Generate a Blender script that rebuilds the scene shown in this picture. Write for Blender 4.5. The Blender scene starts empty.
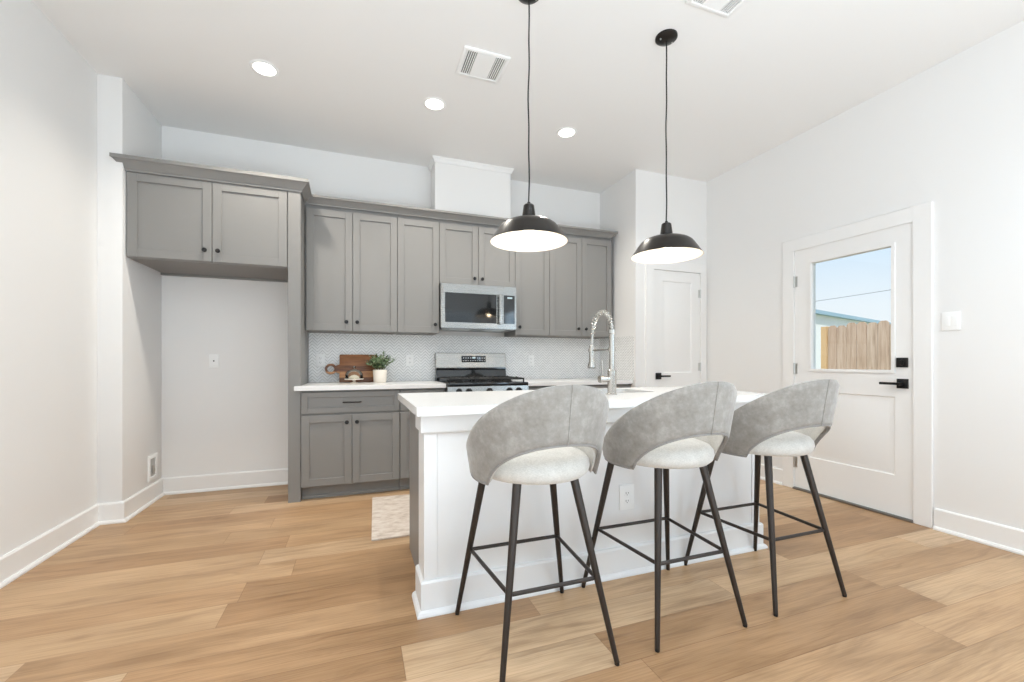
import bpy, bmesh, math, random
from mathutils import Vector, Matrix
random.seed(7)
S = bpy.context.scene
COL = S.collection
PI = math.pi

# ------------------------------------------------------------------ camera
cam_d = bpy.data.cameras.new('camera')
cam_d.sensor_fit = 'HORIZONTAL'; cam_d.sensor_width = 36.0
cam_d.lens = 427.43 / 1024 * 36.0
cam_d.shift_y = 20.4 / 1024
cam_d.clip_start = 0.05
cam = bpy.data.objects.new('camera', cam_d); COL.objects.link(cam)
cam.location = (0, 0, 1.108); cam.rotation_euler = (PI / 2, 0, -0.3509)
S.camera = cam

# ------------------------------------------------------------------ exposure
S.view_settings.view_transform = 'Standard'; S.view_settings.look = 'None'
S.view_settings.gamma = 1.0; S.view_settings.use_curve_mapping = False
S.view_settings.exposure = 0.10
S.cycles.max_bounces = 12; S.cycles.diffuse_bounces = 7; S.cycles.glossy_bounces = 5
S.cycles.transmission_bounces = 8; S.cycles.transparent_max_bounces = 12
S.cycles.sample_clamp_indirect = 6.0

# ------------------------------------------------------------------ sky
W = bpy.data.worlds.new('sky'); S.world = W; W.use_nodes = True
wn = W.node_tree; wn.nodes.clear()
w_out = wn.nodes.new('ShaderNodeOutputWorld'); w_bg = wn.nodes.new('ShaderNodeBackground')
w_tc = wn.nodes.new('ShaderNodeTexCoord'); w_sep = wn.nodes.new('ShaderNodeSeparateXYZ')
w_rmp = wn.nodes.new('ShaderNodeValToRGB')
wn.links.new(w_tc.outputs['Generated'], w_sep.inputs[0]); wn.links.new(w_sep.outputs['Z'], w_rmp.inputs[0])
cr = w_rmp.color_ramp
cr.elements[0].position = 0.0; cr.elements[0].color = (0.84, 0.87, 0.90, 1)
cr.elements[1].position = 0.42; cr.elements[1].color = (0.46, 0.66, 0.95, 1)
e = cr.elements.new(0.10); e.color = (0.80, 0.86, 0.92, 1)
e = cr.elements.new(0.22); e.color = (0.62, 0.77, 0.93, 1)
wn.links.new(w_rmp.outputs[0], w_bg.inputs[0]); w_bg.inputs[1].default_value = 1.08
wn.links.new(w_bg.outputs[0], w_out.inputs[0])

def lamp(name, kind, loc, rot, energy, color, **kw):
    d = bpy.data.lights.new(name, kind); d.energy = energy; d.color = color
    for k, v in kw.items(): setattr(d, k, v)
    o = bpy.data.objects.new(name, d); COL.objects.link(o); o.location = loc; o.rotation_euler = rot
    return o
def aim(o, target):
    o.rotation_euler = (Vector(target) - o.location).to_track_quat('-Z', 'Y').to_euler()

sun = lamp('sun', 'SUN', (0, 0, 8), (0, 0, 0), 4.4, (1.0, 0.95, 0.88), angle=0.01)
aim(sun, (3.2, 2.9, 3.6))
# daylight entering through the three tall windows of the living-room end, behind the camera
DAY = (0.56, 0.79, 1.0)
for wx in (-0.55, 1.0, 2.55):
    lamp('window_daylight', 'AREA', (wx, -3.62, 1.55), (PI / 2, 0, 0), 4, DAY, shape='RECTANGLE', size=1.1, size_y=1.9)
# added unseen area lamp behind the camera, facing up to brighten the ceiling
lamp('ceiling_fill', 'AREA', (.55, -1.35, .25), (PI, 0, 0), 180, (.765, .89, 1.0), shape='RECTANGLE', size=3.3, size_y=2.6)
# daylight entering through the side window of the living-room end
lamp('side_window_daylight', 'AREA', (3.56, -1.6, 1.5), (0, PI / 2, 0), 36, DAY, shape='RECTANGLE', size=1.6, size_y=1.5)

# added fill spots at ceiling height, without fixtures, for more light from overhead
for lx in (-.57, .56, 1.70, 2.75):
    lamp('overhead_fill', 'SPOT', (lx, .35, 3.045), (0, 0, 0), 37, (.80, .915, 1.0), spot_size=math.radians(140), spot_blend=.75, shadow_soft_size=.06)

# ------------------------------------------------------------------ helpers
ORIG = {}
def thing(name, label, cat, loc=(0, 0, 0), group=None):
    o = bpy.data.objects.new(name, None); COL.objects.link(o); o.location = loc
    o.empty_display_size = 0.1
    o['label'] = label; o['category'] = cat
    if group: o['group'] = group
    ORIG[o.name] = Vector(loc)
    return o
def tag(o, label, cat, group=None):
    o['label'] = label; o['category'] = cat
    if group: o['group'] = group
    return o
def structure(o):
    o['kind'] = 'structure'; return o
def finish(bm, smooth=True, ang=32):
    bmesh.ops.recalc_face_normals(bm, faces=bm.faces)
    for f in bm.faces: f.smooth = smooth
    lim = math.radians(ang)
    for ed in bm.edges:
        if len(ed.link_faces) == 2:
            ed.smooth = ed.calc_face_angle(0) < lim
def obj(name, bm, mat, parent=None, smooth=True, ang=32, label=None, keep=False):
    if not keep: finish(bm, smooth, ang)
    org = Vector((0, 0, 0))
    if parent is not None:
        org = ORIG.get(parent.name, org)
        bmesh.ops.translate(bm, verts=bm.verts, vec=-org)
    me = bpy.data.meshes.new(name); bm.to_mesh(me); bm.free()
    me.materials.append(mat)
    o = bpy.data.objects.new(name, me); COL.objects.link(o)
    if parent is not None:
        o.parent = parent; ORIG[o.name] = org
    if label: o['label'] = label
    return o
def top(name, bm, mat, label, cat, group=None, origin=None, **k):
    """a thing that is one mesh, its origin at the given point"""
    finish(bm, True, k.get('ang', 32))
    org = Vector(origin) if origin else Vector((0, 0, 0))
    bmesh.ops.translate(bm, verts=bm.verts, vec=-org)
    me = bpy.data.meshes.new(name); bm.to_mesh(me); bm.free(); me.materials.append(mat)
    o = bpy.data.objects.new(name, me); COL.objects.link(o); o.location = org
    return tag(o, label, cat, group)
def NB(): return bmesh.new()
def box(bm, x0, x1, y0, y1, z0, z1, bev=0.0, seg=2):
    b = bmesh.new()
    bmesh.ops.create_cube(b, size=1.0)
    for v in b.verts:
        v.co = Vector((x0 + (v.co.x + .5) * (x1 - x0), y0 + (v.co.y + .5) * (y1 - y0), z0 + (v.co.z + .5) * (z1 - z0)))
    if bev > 0:
        bmesh.ops.bevel(b, geom=list(b.edges), offset=bev, segments=seg, profile=0.6, affect='EDGES')
    merge(bm, b); return bm
def merge(bm, b, M=None):
    if M is not None: bmesh.ops.transform(b, matrix=M, verts=b.verts)
    me = bpy.data.meshes.new('tmp'); b.to_mesh(me); b.free()
    bm.from_mesh(me); bpy.data.meshes.remove(me)
def BX(*a, **k): return box(NB(), *a, **k)
def lathe(bm, prof, c=(0, 0, 0), axis='Z', n=32, closed=False):
    """prof: (r, h) pairs from one end to the other"""
    c = Vector(c)
    def pt(r, h, t):
        a, b_ = r * math.cos(t), r * math.sin(t)
        if axis == 'Z': v = Vector((a, b_, h))
        elif axis == 'Y': v = Vector((b_, h, a))
        else: v = Vector((h, a, b_))
        return c + v
    rings = []
    for r, h in prof:
        if r < 1e-6: rings.append([bm.verts.new(pt(0, h, 0))])
        else: rings.append([bm.verts.new(pt(r, h, 2 * PI * k / n)) for k in range(n)])
    m = len(rings)
    for i in range(m if closed else m - 1):
        A, B = rings[i], rings[(i + 1) % m]
        if len(A) == 1 and len(B) == 1: continue
        for k in range(n):
            k2 = (k + 1) % n
            if len(A) == 1: bm.faces.new((A[0], B[k], B[k2]))
            elif len(B) == 1: bm.faces.new((A[k], B[0], A[k2]))
            else: bm.faces.new((A[k], B[k], B[k2], A[k2]))
    return bm
def tube(bm, pts, r, n=10, cap=True, closed=False):
    pts = [Vector(p) for p in pts]; m = len(pts)
    rr = r if isinstance(r, (list, tuple)) else [r] * m
    rings = []; prev = None
    for i, p in enumerate(pts):
        if closed: d = (pts[(i + 1) % m] - pts[i - 1])
        else: d = pts[min(i + 1, m - 1)] - pts[max(i - 1, 0)]
        d.normalize()
        if prev is None:
            up = Vector((0, 0, 1)) if abs(d.z) < .9 else Vector((1, 0, 0))
            u = d.cross(up).normalized()
        else:
            u = (prev - d * prev.dot(d)).normalized()
        prev = u; v = d.cross(u)
        rings.append([bm.verts.new(p + (u * math.cos(2 * PI * k / n) + v * math.sin(2 * PI * k / n)) * rr[i]) for k in range(n)])
    for i in range(m if closed else m - 1):
        A, B = rings[i], rings[(i + 1) % m]
        for k in range(n):
            bm.faces.new((A[k], A[(k + 1) % n], B[(k + 1) % n], B[k]))
    if cap and not closed:
        bm.faces.new(rings[0][::-1]); bm.faces.new(rings[-1])
    return bm
def sweep(bm, path, prof, start_dir=None, end_dir=None):
    """prof: closed (out, z) polygon swept along a 2D path with mitred corners; out is to the right of travel"""
    P = [Vector((p[0], p[1])) for p in path]; n = len(P); rings = []
    def nrm(a, b):
        d = (b - a).normalized(); return Vector((d.y, -d.x))
    for i in range(n):
        if 0 < i < n - 1:
            a, b = nrm(P[i - 1], P[i]), nrm(P[i], P[i + 1])
            m = (a + b) / (1 + a.dot(b))
        elif i == 0: m = Vector(start_dir) if start_dir else nrm(P[0], P[1])
        else: m = Vector(end_dir) if end_dir else nrm(P[-2], P[-1])
        rings.append([bm.verts.new((P[i].x + m.x * o, P[i].y + m.y * o, z)) for o, z in prof])
    k = len(prof)
    for i in range(n - 1):
        for j in range(k):
            bm.faces.new((rings[i][j], rings[i][(j + 1) % k], rings[i + 1][(j + 1) % k], rings[i + 1][j]))
    bm.faces.new(rings[0]); bm.faces.new(rings[-1][::-1])
    return bm
def prism(bm, poly, lo, hi, axis='Z'):
    """extrude a 2D polygon: axis Z -> (x,y), axis Y -> (x,z), axis X -> (y,z)"""
    def pt(p, h):
        if axis == 'Z': return (p[0], p[1], h)
        if axis == 'Y': return (p[0], h, p[1])
        return (h, p[0], p[1])
    A = [bm.verts.new(pt(p, lo)) for p in poly]; B = [bm.verts.new(pt(p, hi)) for p in poly]
    k = len(poly)
    for j in range(k): bm.faces.new((A[j], A[(j + 1) % k], B[(j + 1) % k], B[j]))
    bm.faces.new(A[::-1]); bm.faces.new(B)
    return bm
def ring_prism(bm, outer, inner, lo, hi, axis='Z'):
    def pt(p, h):
        if axis == 'Z': return (p[0], p[1], h)
        if axis == 'Y': return (p[0], h, p[1])
        return (h, p[0], p[1])
    k = len(outer)
    O = [[bm.verts.new(pt(p, h)) for p in outer] for h in (lo, hi)]
    I = [[bm.verts.new(pt(p, h)) for p in inner] for h in (lo, hi)]
    for j in range(k):
        j2 = (j + 1) % k
        bm.faces.new((O[0][j], O[0][j2], O[1][j2], O[1][j])); bm.faces.new((I[0][j2], I[0][j], I[1][j], I[1][j2]))
        bm.faces.new((O[1][j], O[1][j2], I[1][j2], I[1][j])); bm.faces.new((O[0][j2], O[0][j], I[0][j], I[0][j2]))
    return bm

# ------------------------------------------------------------------ materials
class NT:
    def __init__(self, m): self.t = m.node_tree
    def n(self, kind, **kw):
        x = self.t.nodes.new(kind)
        for k, v in kw.items(): setattr(x, k, v)
        return x
    def l(self, a, b): self.t.links.new(a, b)
    def math(self, op, a, b=None, c=None):
        x = self.n('ShaderNodeMath', operation=op)
        for i, v in enumerate((a, b, c)):
            if v is None: continue
            if isinstance(v, (int, float)): x.inputs[i].default_value = v
            else: self.l(v, x.inputs[i])
        return x.outputs[0]
    def comb(self, x, y, z):
        c = self.n('ShaderNodeCombineXYZ')
        for i, v in enumerate((x, y, z)):
            if isinstance(v, (int, float)): c.inputs[i].default_value = v
            else: self.l(v, c.inputs[i])
        return c.outputs[0]
    def mixc(self, fac, a, b, mode='MIX'):
        x = self.n('ShaderNodeMix', data_type='RGBA', blend_type=mode)
        for s, v in ((x.inputs[0], fac), (x.inputs[6], a), (x.inputs[7], b)):
            if isinstance(v, (int, float)): s.default_value = v
            elif isinstance(v, (tuple, list)): s.default_value = tuple(v) + ((1,) if len(v) == 3 else ())
            else: self.l(v, s)
        return x.outputs[2]
    def ramp(self, fac, stops):
        r = self.n('ShaderNodeValToRGB'); c = r.color_ramp
        while len(c.elements) < len(stops): c.elements.new(0.5)
        for el, (p, col) in zip(c.elements, stops): el.position = p; el.color = tuple(col) + (1,)
        self.l(fac, r.inputs[0]); return r.outputs[0]
    def noise(self, vec, scale, detail=3, rough=.5):
        x = self.n('ShaderNodeTexNoise'); x.inputs['Scale'].default_value = scale
        x.inputs['Detail'].default_value = detail; x.inputs['Roughness'].default_value = rough
        if vec is not None: self.l(vec, x.inputs['Vector'])
        return x.outputs['Fac']
def mat(name, color=(.8, .8, .8), rough=.5, metal=0.0, spec=.5, coat=0.0):
    m = bpy.data.materials.new(name); m.use_nodes = True
    b = m.node_tree.nodes['Principled BSDF']
    b.inputs['Base Color'].default_value = tuple(color) + (1,); b.inputs['Roughness'].default_value = rough
    b.inputs['Metallic'].default_value = metal; b.inputs['Specular IOR Level'].default_value = spec
    b.inputs['Coat Weight'].default_value = coat
    m['b'] = 0
    return m
def BS(m): return m.node_tree.nodes['Principled BSDF']
def bump(m, height, strength=.2, dist=.002):
    t = NT(m); bn = t.n('ShaderNodeBump'); bn.inputs['Strength'].default_value = strength; bn.inputs['Distance'].default_value = dist
    t.l(height, bn.inputs['Height']); t.l(bn.outputs[0], BS(m).inputs['Normal'])
def ocoord(t): return t.n('ShaderNodeTexCoord').outputs['Object']

def paint(name, color, rough=.55, amt=.012, sc=220, st=.06, spec=.35):
    m = mat(name, color, rough, spec=spec); t = NT(m); oc = ocoord(t)
    n1 = t.noise(oc, 1.3, 2)
    c2 = tuple(max(0, c - amt) for c in color)
    t.l(t.mixc(n1, color, c2), BS(m).inputs['Base Color'])
    bump(m, t.noise(oc, sc, 2), st, .001)
    return m
M = {}
M['wall'] = paint('wall_paint', (.83, .822, .81), .62)
M['ceiling'] = paint('ceiling_paint', (.86, .85, .835), .7)
M['trim'] = paint('trim_paint', (.86, .85, .835), .38, .006, 60, .02, .45)
M['island'] = paint('island_paint', (.80, .80, .80), .42, .006, 60, .02, .45)
M['cab'] = paint('grey_cabinet_paint', (.245, .238, .228), .42, .012, 90, .03, .4)
M['cabin'] = paint('cabinet_underside', (.25, .24, .23), .6, .02, 60, .03)
M['white'] = mat('white_plastic', (.90, .90, .89), .35)
M['slot'] = mat('dark_slot', (.04, .04, .04), .6)
M['greyslot'] = mat('duct_grey', (.14, .14, .135), .6)
M['duct'] = mat('recess_grey', (.5, .5, .49), .6)
M['black'] = mat('black_metal', (.012, .012, .013), .38, .3)
M['blackglass'] = mat('black_glass', (.012, .013, .014), .06, spec=.6)
M['iron'] = mat('cast_iron', (.012, .012, .012), .5)
M['chrome'] = mat('brushed_nickel', (.52, .50, .465), .27, 1.0)
M['nut'] = mat('steel_hinge', (.62, .62, .60), .35, 1.0)
M['bronze'] = mat('stool_metal', (.045, .036, .031), .42, .55)
M['bulb'] = mat('bulb_glow', (1, .95, .85), .4)
def emit(m, col, s):
    b = BS(m); b.inputs['Emission Color'].default_value = tuple(col) + (1,); b.inputs['Emission Strength'].default_value = s
emit(M['bulb'], (1, .86, .66), 9)
M['can'] = mat('downlight_lens', (1, 1, 1), .5); emit(M['can'], (1, .95, .87), 7)
M['display'] = mat('clock_display', (.02, .03, .03), .3); emit(M['display'], (.75, .95, 1), .7)
M['shade'] = mat('shade_bronze', (.014, .011, .009), .3, .2, spec=.35, coat=.12)
M['shadein'] = mat('shade_white_enamel', (.88, .86, .82), .35)
M['quartz'] = mat('white_quartz', (.80, .79, .775), .22)
t = NT(M['quartz']); oc = ocoord(t)
t.l(t.mixc(t.ramp(t.noise(oc, 160, 2), [(.55, (0, 0, 0)), (.72, (1, 1, 1))]), (.80, .79, .775), (.70, .695, .69)), BS(M['quartz']).inputs['Base Color'])

def steel(name, col, rough):
    m = mat(name, col, rough, 1.0); t = NT(m); oc = ocoord(t)
    mp = t.n('ShaderNodeMapping'); mp.inputs['Scale'].default_value = (2, 2, 260); t.l(oc, mp.inputs[0])
    n1 = t.noise(mp.outputs[0], 4, 3)
    t.l(t.math('MULTIPLY_ADD', n1, .14, rough - .07), BS(m).inputs['Roughness'])
    return m
M['steel'] = steel('stainless_steel', (.34, .335, .32), .27)
M['steeldark'] = steel('stainless_dark', (.30, .30, .295), .34)  # darker, rougher steel for appliance bodies, sink and door sill

# oak planks
m = M['floor'] = mat('oak_planks', (.5, .33, .2), .36, spec=.45); t = NT(m); oc = ocoord(t)
sp = t.n('ShaderNodeSeparateXYZ'); t.l(oc, sp.inputs[0]); X, Y = sp.outputs[0], sp.outputs[1]
PW, PL = .19, 1.52
yy = t.math('DIVIDE', t.math('ADD', Y, 20 * PW - 2.47 + .19 * 13), PW)
row = t.math('FLOOR', yy); yf = t.math('FRACT', yy)
wn1 = t.n('ShaderNodeTexWhiteNoise', noise_dimensions='1D'); t.l(t.math('ADD', row, 4.37), wn1.inputs['W'])
xx = t.math('ADD', t.math('DIVIDE', t.math('ADD', X, 30), PL), wn1.outputs['Value'])
colm = t.math('FLOOR', xx); xf = t.math('FRACT', xx)
wn2 = t.n('ShaderNodeTexWhiteNoise', noise_dimensions='2D'); t.l(t.comb(row, colm, 0), wn2.inputs['Vector'])
rv = wn2.outputs['Value']
base = t.ramp(rv, [(0, (.375, .215, .105)), (.3, (.455, .275, .143)), (.65, (.52, .335, .185)), (1, (.62, .435, .27))])
gx = t.math('ADD', t.math('MULTIPLY', X, 1.1), t.math('MULTIPLY', rv, 91))
warp = t.noise(t.comb(gx, t.math('MULTIPLY', Y, 5), rv), 1.6, 2)
gy = t.math('ADD', t.math('MULTIPLY', Y, 14), t.math('MULTIPLY', warp, 2.4))
g1 = t.noise(t.comb(gx, gy, t.math('MULTIPLY', rv, 13)), 1.5, 5, .62)
g2 = t.noise(t.comb(t.math('MULTIPLY', gx, 2.2), t.math('MULTIPLY', Y, 120), rv), 1.6, 3, .6)
g3 = t.noise(t.comb(t.math('MULTIPLY', gx, .9), t.math('MULTIPLY', Y, 2.2), rv), 1.2, 2, .5)
f1 = t.ramp(g1, [(.28, (.70, .66, .62)), (.5, (1, 1, 1)), (.75, (1.12, 1.13, 1.14))])
f2 = t.ramp(g2, [(.3, (.78, .74, .70)), (.6, (1, 1, 1))])
f3 = t.ramp(g3, [(.32, (.84, .83, .81)), (.68, (1.10, 1.12, 1.15))])
c = t.mixc(1, base, f1, 'MULTIPLY'); c = t.mixc(1, c, f2, 'MULTIPLY'); c = t.mixc(1, c, f3, 'MULTIPLY')
# knots
vor = t.n('ShaderNodeTexVoronoi'); vor.inputs['Scale'].default_value = 1.0
t.l(t.comb(t.math('MULTIPLY', X, 1.5), t.math('MULTIPLY', Y, 4.2), 0), vor.inputs['Vector'])
kn = t.ramp(vor.outputs['Distance'], [(0, (.55, .48, .42)), (.10, (1, 1, 1))])
c = t.mixc(.6, c, t.mixc(1, c, kn, 'MULTIPLY'))
ey = t.math('MULTIPLY', t.math('MINIMUM', yf, t.math('SUBTRACT', 1, yf)), PW)
ex = t.math('MULTIPLY', t.math('MINIMUM', xf, t.math('SUBTRACT', 1, xf)), PL)
edge = t.math('MINIMUM', ey, ex)
gm = t.ramp(t.math('MULTIPLY', edge, 100), [(.05, (0, 0, 0)), (.2, (1, 1, 1))])
c = t.mixc(gm, t.mixc(1, c, (.66, .60, .54), 'MULTIPLY'), c)
t.l(c, BS(m).inputs['Base Color'])
t.l(t.math('MULTIPLY_ADD', g1, .12, .34), BS(m).inputs['Roughness'])
bump(m, t.math('ADD', t.math('MULTIPLY', gm, 1.0), t.math('MULTIPLY', g2, .15)), .25, .0015)

# zigzag mosaic backsplash
m = M['tile'] = mat('zigzag_mosaic', (.84, .84, .83), .22); t = NT(m); oc = ocoord(t)
sp = t.n('ShaderNodeSeparateXYZ'); t.l(oc, sp.inputs[0])
hx = t.math('ADD', sp.outputs[0], sp.outputs[1]); hz = sp.outputs[2]
CW, CP = .043, .0295
u = t.math('DIVIDE', t.math('ADD', hx, 40 * CW), CW); uf = t.math('FRACT', u)
par = t.math('MODULO', t.math('FLOOR', u), 2)
tri = t.math('ADD', t.math('MULTIPLY', par, t.math('SUBTRACT', 1, uf)), t.math('MULTIPLY', t.math('SUBTRACT', 1, par), uf))
v = t.math('DIVIDE', t.math('ADD', hz, t.math('MULTIPLY', tri, CW)), CP); vf = t.math('FRACT', v)
d1 = t.math('MULTIPLY', t.math('MINIMUM', vf, t.math('SUBTRACT', 1, vf)), CP * .707)
gap = t.ramp(t.math('MULTIPLY', d1, 100), [(.10, (0, 0, 0)), (.22, (1, 1, 1))])
wn3 = t.n('ShaderNodeTexWhiteNoise', noise_dimensions='2D'); t.l(t.comb(t.math('FLOOR', v), t.math('FLOOR', u), 0), wn3.inputs['Vector'])
tc = t.mixc(wn3.outputs['Value'], (.90, .90, .89), (.84, .84, .835))
t.l(t.mixc(gap, (.44, .44, .43), tc), BS(m).inputs['Base Color'])
bump(m, gap, .4, .0015)

# upholstery
m = M['suede'] = mat('mottled_grey_suede', (.3, .29, .27), .78, spec=.25); t = NT(m); oc = ocoord(t)
n1 = t.noise(oc, 9, 5, .62); n2 = t.noise(oc, 42, 4, .7)
c = t.ramp(t.math('ADD', t.math('MULTIPLY', n1, .55), t.math('MULTIPLY', n2, .45)), [(.34, (.205, .186, .163)), (.5, (.265, .246, .222)), (.66, (.36, .338, .308))])
t.l(c, BS(m).inputs['Base Color']); BS(m).inputs['Sheen Weight'].default_value = .35
bump(m, n2, .12, .002)
m = M['seat'] = mat('woven_cream_fabric', (.66, .64, .60), .9, spec=.2); t = NT(m); oc = ocoord(t)
mp = t.n('ShaderNodeMapping'); mp.inputs['Scale'].default_value = (1, 1, 3.5); t.l(oc, mp.inputs[0])
n1 = t.noise(mp.outputs[0], 160, 2, .6); n2 = t.noise(oc, 25, 3)
t.l(t.ramp(t.math('ADD', t.math('MULTIPLY', n1, .7), t.math('MULTIPLY', n2, .3)), [(.3, (.47, .45, .415)), (.65, (.67, .65, .61))]), BS(m).inputs['Base Color'])
BS(m).inputs['Sheen Weight'].default_value = .3; bump(m, n1, .3, .001)
m = M['piping'] = mat('grey_piping', (.26, .245, .23), .8)

# acacia board
m = M['wood'] = mat('acacia_wood', (.2, .08, .03), .4); t = NT(m); oc = ocoord(t)
sp = t.n('ShaderNodeSeparateXYZ'); t.l(oc, sp.inputs[0])
st = t.math('FLOOR', t.math('DIVIDE', t.math('ADD', sp.outputs[2], 1), .055))
wq = t.n('ShaderNodeTexWhiteNoise', noise_dimensions='1D'); t.l(st, wq.inputs['W'])
n1 = t.noise(t.comb(t.math('MULTIPLY', sp.outputs[0], 4), 0, t.math('MULTIPLY', sp.outputs[2], 55)), 1.6, 4)
t.l(t.ramp(t.math('ADD', t.math('MULTIPLY', n1, .6), t.math('MULTIPLY', wq.outputs['Value'], .4)), [(.28, (.13, .045, .016)), (.5, (.36, .145, .05)), (.72, (.60, .30, .12))]), BS(m).inputs['Base Color'])
# greenery
m = M['leaf'] = mat('plant_leaf', (.12, .19, .09), .55); t = NT(m); oc = ocoord(t)
t.l(t.ramp(t.noise(oc, 30, 2), [(.33, (.06, .115, .05)), (.48, (.17, .26, .12)), (.64, (.42, .50, .32))]), BS(m).inputs['Base Color'])
M['stem'] = mat('plant_stem', (.16, .17, .08), .7)
M['soil'] = mat('potting_soil', (.05, .035, .025), .9)
M['ceramic'] = mat('cream_ceramic', (.78, .72, .64), .35)
M['cloth'] = mat('cream_filling', (.70, .64, .50), .9)
# rug
m = M['rug'] = mat('faded_mat', (.6, .52, .44), .95, spec=.1); t = NT(m); oc = ocoord(t)
mp = t.n('ShaderNodeMapping'); mp.inputs['Scale'].default_value = (1, 2.0, 1); t.l(oc, mp.inputs[0])
n1 = t.noise(mp.outputs[0], 11, 6, .7); n2 = t.noise(oc, 200, 2)
t.l(t.ramp(n1, [(.30, (.47, .385, .315)), (.46, (.65, .56, .485)), (.62, (.74, .67, .60))]), BS(m).inputs['Base Color']); bump(m, n2, .4, .002)
# glass
def glass(name, tint, refl=.9):
    m = bpy.data.materials.new(name); m.use_nodes = True; t = NT(m); t.t.nodes.clear()
    o = t.n('ShaderNodeOutputMaterial'); tr = t.n('ShaderNodeBsdfTransparent'); gl = t.n('ShaderNodeBsdfGlossy')
    tr.inputs[0].default_value = tuple(tint) + (1,); gl.inputs['Roughness'].default_value = .02
    fr = t.n('ShaderNodeFresnel'); fr.inputs[0].default_value = 1.45
    mx = t.n('ShaderNodeMixShader'); t.l(t.math('MULTIPLY', fr.outputs[0], refl), mx.inputs[0]); t.l(tr.outputs[0], mx.inputs[1]); t.l(gl.outputs[0], mx.inputs[2]); t.l(mx.outputs[0], o.inputs[0])
    return m
M['pane'] = glass('window_glass', (.97, .985, .98), .6)
M['jar'] = glass('clear_glass', (.90, .91, .91), 1.0)
# outdoors
m = M['fence'] = mat('weathered_cedar', (.5, .38, .27), .85); t = NT(m); oc = ocoord(t)
mp = t.n('ShaderNodeMapping'); mp.inputs['Scale'].default_value = (6, 9, .7); t.l(oc, mp.inputs[0])
oi = t.n('ShaderNodeObjectInfo')
n1 = t.noise(mp.outputs[0], 3, 5, .65)
cc = t.ramp(n1, [(.3, (.32, .225, .16)), (.5, (.50, .375, .28)), (.7, (.62, .50, .40))])
t.l(t.mixc(t.math('MULTIPLY', oi.outputs['Random'], .5), cc, (.44, .29, .20)), BS(m).inputs['Base Color'])
M['fencepost'] = mat('new_cedar_post', (.60, .40, .21), .8)
M['siding'] = mat('neighbour_siding', (.93, .93, .91), .8)
M['fascia'] = mat('blue_grey_fascia', (.36, .52, .62), .6)
M['roof'] = mat('roof_shingle', (.42, .44, .46), .9)
M['wire'] = mat('cable', (.25, .28, .32), .6)
M['grass'] = paint('yard_ground', (.30, .30, .18), .9, .08, 20, .3)
# ------------------------------------------------------------------ setting
XL, XJ, YJ, YB, XR, XRET, YRET, ZC, YF = -1.653, -1.514, 3.703, 4.3385, 3.607, 2.682, 3.659, 3.069, -3.7
T = .14
structure(obj('floor', BX(XL - .1, XR + .16, YF - .1, YB + .3, -.08, 0), M['floor']))
structure(obj('ceiling', BX(XL - .1, XR + .16, YF - .1, YB + .3, ZC, ZC + .12), M['ceiling']))
structure(obj('wall_left', BX(XL - T, XL, YF, YB + T, 0, ZC), M['wall']))
structure(obj('wall_left_return', BX(XL, XJ, YJ, YB, 0, ZC, bev=.004), M['wall']))
structure(obj('wall_back', BX(XL, XRET + .1, YB, YB + T, 0, ZC), M['wall']))
# pantry block: its left side and its front with the door opening
PD0, PD1, PDZ = 2.890, 3.514, 2.068
structure(obj('wall_pantry_side', BX(XRET, XRET + .12, YRET + .12, YB, 0, ZC), M['wall']))
b = NB(); box(b, XRET, PD0, YRET, YRET + .12, 0, ZC); box(b, PD1, XR, YRET, YRET + .12, 0, ZC); box(b, PD0, PD1, YRET, YRET + .12, PDZ, ZC)
structure(obj('wall_pantry', b, M['wall']))
# right wall with the outside door
ED0, ED1, EDZ = 1.803, 2.663, 2.075
b = NB(); box(b, XR, XR + T, ED1, YB + T, 0, ZC); box(b, XR, XR + T, ED0, ED1, EDZ, ZC)
SW = (-2.45, -.85, .75, 2.25)      # side window of the living-room end
box(b, XR, XR + T, SW[1], ED0, 0, ZC); box(b, XR, XR + T, YF, SW[0], 0, ZC)
box(b, XR, XR + T, SW[0], SW[1], 0, SW[2]); box(b, XR, XR + T, SW[0], SW[1], SW[3], ZC)
structure(obj('wall_right', b, M['wall']))
# wall behind the camera with three windows
b = NB(); xs = [XL]
for wx in (-.55, 1.0, 2.55): xs += [wx - .55, wx + .55]
xs.append(XR)
for i in range(0, len(xs), 2): box(b, xs[i], xs[i + 1], YF - T, YF, 0, ZC)
for wx in (-.55, 1.0, 2.55):
    box(b, wx - .55, wx + .55, YF - T, YF, 0, .6); box(b, wx - .55, wx + .55, YF - T, YF, 2.5, ZC)
structure(obj('wall_front', b, M['wall']))
for i, wx in enumerate((-.55, 1.0, 2.55)):
    b = NB()
    ring_prism(b, [(wx - .55, .6), (wx + .55, .6), (wx + .55, 2.5), (wx - .55, 2.5)], [(wx - .50, .65), (wx + .50, .65), (wx + .50, 2.45), (wx - .50, 2.45)], YF - .11, YF - .06, 'Y')
    box(b, wx - .5, wx + .5, YF - .10, YF - .07, 1.53, 1.57)
    w = structure(obj('window_%d' % (i + 1), b, M['trim']))
    obj('pane', BX(wx - .5, wx + .5, YF - .088, YF - .082, .65, 2.45), M['pane'], w)
b = NB(); ring_prism(b, [(SW[0], SW[2]), (SW[1], SW[2]), (SW[1], SW[3]), (SW[0], SW[3])], [(SW[0] + .05, SW[2] + .05), (SW[1] - .05, SW[2] + .05), (SW[1] - .05, SW[3] - .05), (SW[0] + .05, SW[3] - .05)], XR + .06, XR + .11, 'X')
w = structure(obj('window_4', b, M['trim']))
obj('pane', BX(XR + .082, XR + .088, SW[0] + .05, SW[1] - .05, SW[2] + .05, SW[3] - .05), M['pane'], w)

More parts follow.
